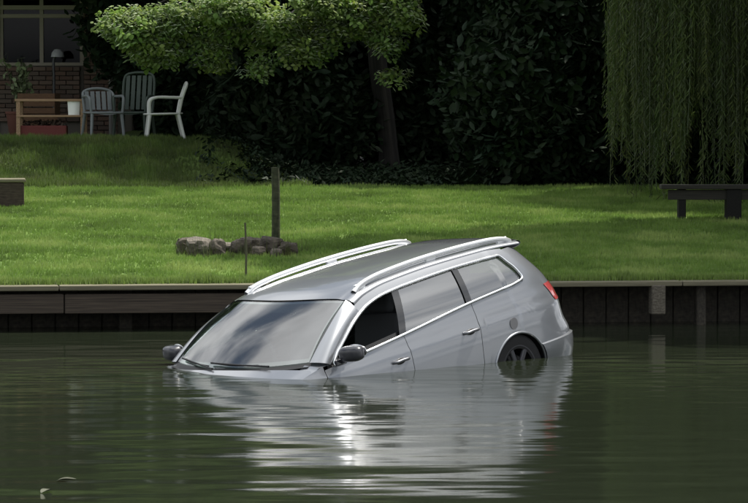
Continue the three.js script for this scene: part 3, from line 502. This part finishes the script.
{ // broad-leaved tree reaching out over the bank
  const t = thing('broadleaf_tree', 'broad leaved tree with bright drooping boughs and grey trunk', 'tree', [0.16, groundY(0.1, -23.4), -23.4]);
  put('trunk', taperTube([[0.1, -0.2, 0], [0.02, 0.8, 0], [-0.12, 2.0, 0.1], [-0.05, 4, 0], [0.2, 6.5, -0.8], [0.3, 9, -1.6]], 0.155, 0.06, 40, 14, 0.18, 2), barkMat, t);
  const ends = [[-3.3, 2.55, 1.6], [-1.9, 2.0, 1.95], [-1.3, 2.3, 2.0], [-0.75, 2.2, 2.0], [0.1, 1.95, 1.95], [0.45, 2.75, 1.7], [-3.9, 3.6, 0.3], [1.6, 3.6, -0.6], [-6.2, 3.7, 0.2]];
  ends.forEach((e, i) => put('bough', taperTube([[-0.05, 3.6 + 0.2 * (i % 3), 0], [e[0] * 0.45, e[1] + 0.85, e[2] * 0.45], e], 0.06, 0.012, 18, 7, 0.1, i), barkMat, t));
  const sp = spray(38, 0.2, 0.072, 0.052, 5, 0.42, 0.6), lm = leafMat(col(0.17, 0.265, 0.065), 0.7, 0.52);
  const low = fill([[-3.52, 2.25, 1.84, 0.47, 0.23, 0.38], [-3.19, 1.95, 1.79, 0.34, 0.14, 0.28], [-2.73, 2.32, 1.91, 0.40, 0.22, 0.32], [-2.56, 1.86, 1.81, 0.24, 0.13, 0.20], [-1.94, 2.18, 1.78, 0.35, 0.19, 0.28], [-2.14, 1.79, 1.91, 0.23, 0.13, 0.18], [-1.82, 1.64, 2.12, 0.13, 0.16, 0.10], [-1.47, 2.34, 2.07, 0.37, 0.17, 0.30], [-1.32, 1.95, 2.06, 0.19, 0.17, 0.15], [-0.78, 2.22, 1.84, 0.24, 0.20, 0.20], [-0.96, 1.93, 1.96, 0.16, 0.11, 0.13], [-0.48, 2.46, 1.86, 0.37, 0.14, 0.30], [-0.12, 2.29, 1.82, 0.30, 0.20, 0.24], [0.06, 1.89, 1.79, 0.16, 0.23, 0.13], [0.10, 1.63, 1.84, 0.09, 0.13, 0.07], [0.28, 2.42, 2.12, 0.20, 0.14, 0.16], [-2.29, 2.54, 2.07, 0.40, 0.11, 0.32], [-1.07, 2.60, 2.07, 0.43, 0.10, 0.34], [-0.00, 2.66, 1.83, 0.43, 0.11, 0.34]], 1150, 21, 0.1, -0.02, 1.9).map((p, i) => [p[0] + 0.2 * N(i * 1.37, 2.1), p[1] + 0.16 * N(i * 0.73, 5.5) - 0.1 * Math.max(0, N(p[0] * 3, p[2] * 3, 4)), p[2] + 0.2 * N(i * 2.11, 8.3), 1, 1, 0.45]);
  scatter('low_leaves', sp, lm, low, t);
  const high = fill([[-2.6, 4.4, -0.3, 2.0, 0.7, 1.1], [0, 4.9, -0.9, 2.1, 0.9, 1.2], [-1, 6.2, -2.2, 2.6, 1.3, 1.8], [0.6, 7.8, -3.4, 2.4, 1.6, 2.0], [1.7, 5.2, -1.6, 1.7, 1.0, 1.3], [-4.2, 3.7, -0.9, 1.6, 0.7, 1.6], [-6.0, 3.9, -1.2, 1.8, 0.8, 2.0], [-7.8, 4.1, -1.4, 1.6, 0.8, 1.9], [-5.2, 5.0, -1.8, 2.6, 0.9, 1.6]], 6000, 22, 0.4, -0.12, 0.8).map((p) => [p[0], p[1], p[2], 1.5, 1, 0.6]);
  scatter('crown', sp, lm, high, t);
}
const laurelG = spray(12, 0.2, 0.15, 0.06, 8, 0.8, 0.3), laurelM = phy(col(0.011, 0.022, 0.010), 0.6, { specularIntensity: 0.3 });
function hedge(label, lobes, n, seed, pos, name = 'evergreen_shrub') {
  const t = thing(name, label, 'shrub', pos, 0, 'evergreens at the back of the lawn');
  const R = rng(seed); const st = []; for (const l of lobes) for (let k = 0; k < 2; k++) st.push(taperTube([[l[0] + (R() - 0.5) * l[3], -0.1, l[2]], [l[0] + (R() - 0.5) * 0.4, l[1] * 0.6, l[2]], [l[0] + (R() - 0.5) * l[3], l[1] + l[4] * 0.5, l[2]]], 0.05, 0.015, 10, 6)); put('stems', st, barkMat, t);
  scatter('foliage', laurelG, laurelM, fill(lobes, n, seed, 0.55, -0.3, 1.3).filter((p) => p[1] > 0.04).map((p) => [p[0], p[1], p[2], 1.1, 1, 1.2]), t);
}
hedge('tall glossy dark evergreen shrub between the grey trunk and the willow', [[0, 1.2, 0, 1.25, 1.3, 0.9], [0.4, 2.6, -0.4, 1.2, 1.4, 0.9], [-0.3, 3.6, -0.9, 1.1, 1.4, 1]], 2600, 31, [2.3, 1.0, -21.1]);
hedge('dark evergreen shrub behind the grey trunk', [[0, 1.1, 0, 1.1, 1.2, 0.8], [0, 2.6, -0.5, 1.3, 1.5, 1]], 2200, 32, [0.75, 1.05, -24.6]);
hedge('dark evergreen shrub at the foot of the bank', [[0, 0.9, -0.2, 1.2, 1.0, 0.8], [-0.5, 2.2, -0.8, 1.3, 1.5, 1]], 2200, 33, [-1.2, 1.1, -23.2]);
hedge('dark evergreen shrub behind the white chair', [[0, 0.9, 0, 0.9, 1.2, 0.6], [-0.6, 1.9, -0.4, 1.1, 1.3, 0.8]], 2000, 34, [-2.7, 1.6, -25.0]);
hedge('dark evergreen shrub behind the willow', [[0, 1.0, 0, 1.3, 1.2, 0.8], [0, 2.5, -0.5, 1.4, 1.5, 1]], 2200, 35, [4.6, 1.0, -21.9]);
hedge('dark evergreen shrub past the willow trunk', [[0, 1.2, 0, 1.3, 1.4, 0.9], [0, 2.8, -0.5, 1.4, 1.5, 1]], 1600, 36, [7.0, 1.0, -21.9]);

{ // ivy creeping below the shrubs
  const R = rng(91), sp = []; for (let i = 0; i < 5200; i++) { const x = -2.5 + 11.3 * R(), s = 14.1 + 3.4 * R() ** 1.3, z = quayZ(x) - s; if (x < -0.9 && R() < 0.95 - 0.5 * (x + 2.5) + 0.8 * N(x * 2, z * 2, 3)) continue; sp.push([x, groundY(x, z) + 0.02 + 0.16 * R() * sstep(14.1, 15, s), z, 0.55, 1, 0.9]); }
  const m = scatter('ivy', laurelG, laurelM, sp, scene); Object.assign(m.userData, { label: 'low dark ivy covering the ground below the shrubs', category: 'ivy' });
}
// tall wood behind
const woodG = spray(14, 0.62, 0.34, 0.2, 12, 0.7, 0.4);
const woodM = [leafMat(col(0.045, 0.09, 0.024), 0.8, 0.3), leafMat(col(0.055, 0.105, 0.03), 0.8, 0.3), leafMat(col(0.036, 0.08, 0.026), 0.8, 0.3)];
[[-13, -33, 14, 4.5, 'tall tree beyond the house roof'], [-8.6, -38, 17, 5, 'tall round tree behind the house'], [-3.4, -33, 13, 4, 'tall tree rising behind the patio shrubs'], [0.8, -35, 16, 4.6, 'tall tree directly behind the grey trunk'], [5.4, -34, 15, 4.5, 'tall tree behind the glossy evergreen'], [10.4, -35, 16, 5, 'tall tree behind the willow crown'], [15.5, -33, 15, 5, 'tall tree farthest along the wood past the willow'], [-18, -36, 15, 5, 'tall tree farthest along the wood past the house'], [7.0, -12.0, 11.5, 4.2, 'round leafy tree by the river edge in front of the willow'], [21, -13, 13, 4.5, 'riverside tree well beyond the bench'], [30, -13.5, 15, 5, 'riverside tree two places beyond the bench'], [42, -15, 16, 6, 'last riverside tree beyond the bench']].forEach(([x, z, H, r, label], i) => {
  const y = groundY(x, z), t = thing('woodland_tree', label, 'tree', [x, y, z], 0, 'trees of the wood'), R = rng(100 + i);
  put('trunk', taperTube([[0, -0.3, 0], [0.2 * (R() - 0.5), H * 0.4, 0.1], [0.5 * (R() - 0.5), H * 0.85, 0]], 0.28, 0.06, 24, 10, 0.15, i), barkMat, t);
  const lobes = [[0, H * 0.72, 0, r * 0.75, H * 0.27, r * 0.75]];
  for (let k = 0; k < 7; k++) { const a = k / 7 * 6.283 + R(), q = r * (0.45 + 0.25 * R()); lobes.push([q * Math.cos(a), H * ((z > -20 ? 0.48 : 0.28) + (z > -20 ? 0.25 : 0.42) * R()), q * Math.sin(a), r * (0.4 + 0.2 * R()), H * 0.15, r * (0.4 + 0.2 * R())]); }
  for (let k = 0; k < 5; k++) { const l = lobes[1 + k]; put('limb', taperTube([[0, H * 0.25 + k * 0.4, 0], [l[0] * 0.5, l[1] * 0.85, l[2] * 0.5], [l[0], l[1], l[2]]], 0.09, 0.02, 12, 6), barkMat, t); }
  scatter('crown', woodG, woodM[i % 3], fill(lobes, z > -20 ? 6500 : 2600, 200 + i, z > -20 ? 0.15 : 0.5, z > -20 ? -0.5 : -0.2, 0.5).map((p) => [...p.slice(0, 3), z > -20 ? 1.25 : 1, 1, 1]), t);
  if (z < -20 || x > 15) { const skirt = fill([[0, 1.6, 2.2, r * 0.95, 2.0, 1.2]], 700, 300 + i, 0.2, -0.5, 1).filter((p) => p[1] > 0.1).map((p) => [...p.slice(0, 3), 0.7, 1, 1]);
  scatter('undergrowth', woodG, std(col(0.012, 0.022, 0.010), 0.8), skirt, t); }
});

{ // weeping willow, trunk out of sight to the right
  const wx = 7.25, wz = -19.0, y = groundY(wx, wz), t = thing('weeping_willow', 'weeping willow with long hanging olive green strands', 'tree', [wx, y, wz]), R = rng(55);
  put('trunk', taperTube([[0.3, -0.2, 0], [0.1, 1.8, 0], [-0.3, 3.6, 0.1], [-0.2, 6, 0]], 0.38, 0.14, 26, 12, 0.2, 8), barkMat, t);
  const strand = (len, seed) => { const q = rng(seed), out = [tube([[0, 0, 0], [0.03 * (q() - 0.5), -len * 0.5, 0.03], [0.06 * (q() - 0.5), -len, 0]], 0.0035, 8, 4)]; out[0].deleteAttribute('uv');
    for (let s = 0.02; s < len; s += 0.036) { const l = leafShape(0.10 * (0.7 + 0.6 * q()), 0.0145, 0.1); l.deleteAttribute('uv'); out.push(at(l, 0.012 * (q() - 0.5), -s, 0.012 * (q() - 0.5), 0, q() * 6.283, 0).translate(0, 0, 0)); const a = q() * 6.283, m = out[out.length - 1]; m.translate(0, s, 0); m.applyMatrix4(new THREE.Matrix4().makeRotationZ(Math.PI - 0.55 - 0.3 * q())); m.applyMatrix4(new THREE.Matrix4().makeRotationY(a)); m.translate(0.03 * Math.sin(s * 1.7 + seed), -s, 0.03 * Math.cos(s * 2.3)); }
    return merge(out.map((g) => { const o = g.index ? g.toNonIndexed() : g; o.deleteAttribute('uv'); return o; })); };
  const lm = leafMat(col(0.088, 0.132, 0.036), 0.75, 0.45);
  for (let k = 0; k < 9; k++) { const a = k / 9 * 6.283, e = [3.2 * Math.cos(a), 4.9 + R(), 2.1 * Math.sin(a)]; put('limb', taperTube([[-0.25, 3.4 + 0.3 * (k % 3), 0], [e[0] * 0.4, 5.9, e[2] * 0.4], e], 0.11, 0.02, 14, 7, 0.1, k), barkMat, t); }
  for (const [len, seed, n] of [[3.6, 1, 1000], [2.6, 2, 1400], [1.7, 3, 1800], [2.1, 4, 1300]]) {
    const g = strand(len, seed), spots = [];
    for (let i = 0, guard = 0; i < n && guard < n * 6; guard++) {
      const a = R() * 6.283, q = Math.pow(R(), 0.4), x = 4.1 * q * Math.cos(a), z = 2.7 * q * Math.sin(a);
      const top = 3.4 + 3.6 * Math.sqrt(Math.max(0, 1 - q * q)) + 0.4 * (R() - 0.5);
      const yy = Math.max(len * 1.05 + 0.12, top - 1.2 * R() * q - 0.6 * R());
      if (N(x * 1.5, a * 2.6, z * 1.5) < -0.16) continue;
      const up = 0.9 * Math.max(0, N(x * 1.7 + 9, z * 1.7, 2)) + 0.25 * R(); spots.push([x, yy + up - (q > 0.75 ? Math.max(0, yy - len * 1.15 - 0.25) * R() : 0), z, 1, 0.85 + 0.5 * N(x * 2.3, z * 2.3, 7), 0.05]); i++;
    }
    scatter('hanging_strands', g, lm, spots, t);
  }
}

// ---------------------------------------------------------------- grass
{
  const R = rng(3), blades = [];
  for (let i = 0; i < 9; i++) { const g = new THREE.BufferGeometry(), h = 0.03 + 0.03 * R(), w = 0.0035 + 0.002 * R(), b = 0.02 * (R() - 0.5); g.setAttribute('position', new THREE.Float32BufferAttribute([-w, 0, 0, w, 0, 0, b, h, b], 3)); g.computeVertexNormals(); blades.push(at(g, 0.06 * (R() - 0.5), 0, 0.06 * (R() - 0.5), 0, R() * 6.28, 0)); }
  const tuft = merge(blades), M = 95000, spots = [];
  for (let i = 0; i < M; i++) { const x = -6.5 + 14 * R(), s = 0.12 + 13.9 * R(), z = quayZ(x) - s; const n = fbm(x * 0.9, z * 0.9, 1.2), m = fbm(x * 3, z * 3, 5.2, 3); spots.push([x, groundY(x, z) - 0.003, z, 0.9 + 0.35 * m + (s < 0.5 ? 0.5 : 0), [1 + 0.5 * n + 0.2 * m, n + 0.5 * m]]); }
  for (let i = 0; i < 5000; i++) { const x = -6.5 + 14 * R(), s = 0.1 + 0.16 * R(), z = quayZ(x) - s; spots.push([x, 0.43, z, 1.2 + 0.9 * Math.max(0, fbm(x * 2, 3)), [0.95, 0.25]]); }
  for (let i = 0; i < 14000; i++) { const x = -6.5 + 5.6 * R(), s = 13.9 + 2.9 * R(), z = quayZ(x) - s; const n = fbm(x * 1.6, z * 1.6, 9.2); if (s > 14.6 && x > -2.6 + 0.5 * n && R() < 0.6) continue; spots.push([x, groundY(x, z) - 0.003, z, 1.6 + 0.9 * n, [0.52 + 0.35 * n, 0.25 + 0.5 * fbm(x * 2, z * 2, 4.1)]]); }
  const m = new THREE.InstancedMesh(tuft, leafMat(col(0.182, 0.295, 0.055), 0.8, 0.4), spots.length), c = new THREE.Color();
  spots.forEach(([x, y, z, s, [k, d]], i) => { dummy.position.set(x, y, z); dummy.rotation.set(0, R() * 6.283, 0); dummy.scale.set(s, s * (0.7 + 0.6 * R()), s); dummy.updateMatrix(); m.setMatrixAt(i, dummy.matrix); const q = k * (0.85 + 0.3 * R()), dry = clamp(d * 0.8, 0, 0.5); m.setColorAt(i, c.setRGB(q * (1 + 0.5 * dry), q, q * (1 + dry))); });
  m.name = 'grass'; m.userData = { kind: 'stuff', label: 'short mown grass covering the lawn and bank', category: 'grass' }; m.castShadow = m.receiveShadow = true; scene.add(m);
  // weeds round the stones
  const wt = merge([0, 1, 2, 3, 4, 5, 6, 7, 8, 9].map((i) => { const g = new THREE.BufferGeometry(), h = 0.14 + 0.2 * R(), b = 0.12 * (R() - 0.5); g.setAttribute('position', new THREE.Float32BufferAttribute([-0.005, 0, 0, 0.005, 0, 0, b, h, b], 3)); g.computeVertexNormals(); return at(g, 0.1 * (R() - 0.5), 0, 0.1 * (R() - 0.5), 0, R() * 6.28, 0); }));
  const ws = []; for (let i = 0; i < 70; i++) { const x = -2.05 + 1.35 * R(), z = -9.3 + (R() - 0.5) * 0.7; ws.push([x, groundY(x, z) - 0.01, z, 0.4 + 0.4 * R(), 1, 0.3]); }
  const w = scatter('weeds', wt, std(col(0.07, 0.085, 0.03), 0.9), ws, scene); Object.assign(w.userData, { label: 'rough weeds and dry stalks among the stones', category: 'weeds' });
}
// fallen leaves afloat
[[-1.73, 6.45, 0.05, 'pale leaf floating on the open river away from the car'], [-1.79, 6.98, 0.04, 'small pale scrap floating beside the larger pale leaf']].forEach(([x, z, r, label], i) => {
  const g = grid(8, 6, (u, v) => { const a = u * 2 - 1, w = r * 0.62 * Math.pow(1 - a * a * 0.96, 0.7), q = v * 2 - 1; return [a * r * 1.1, 0.012 * q * q * (1 - a * a) + 0.006 * a * a * a, q * w]; }); const m = put('floating_leaf', g, std(col(0.085, 0.09, 0.06), 0.8)); m.position.set(x, 0.007, z); m.rotation.y = i; tag(m, label, 'leaf');
});

renderer.render(scene, camera);
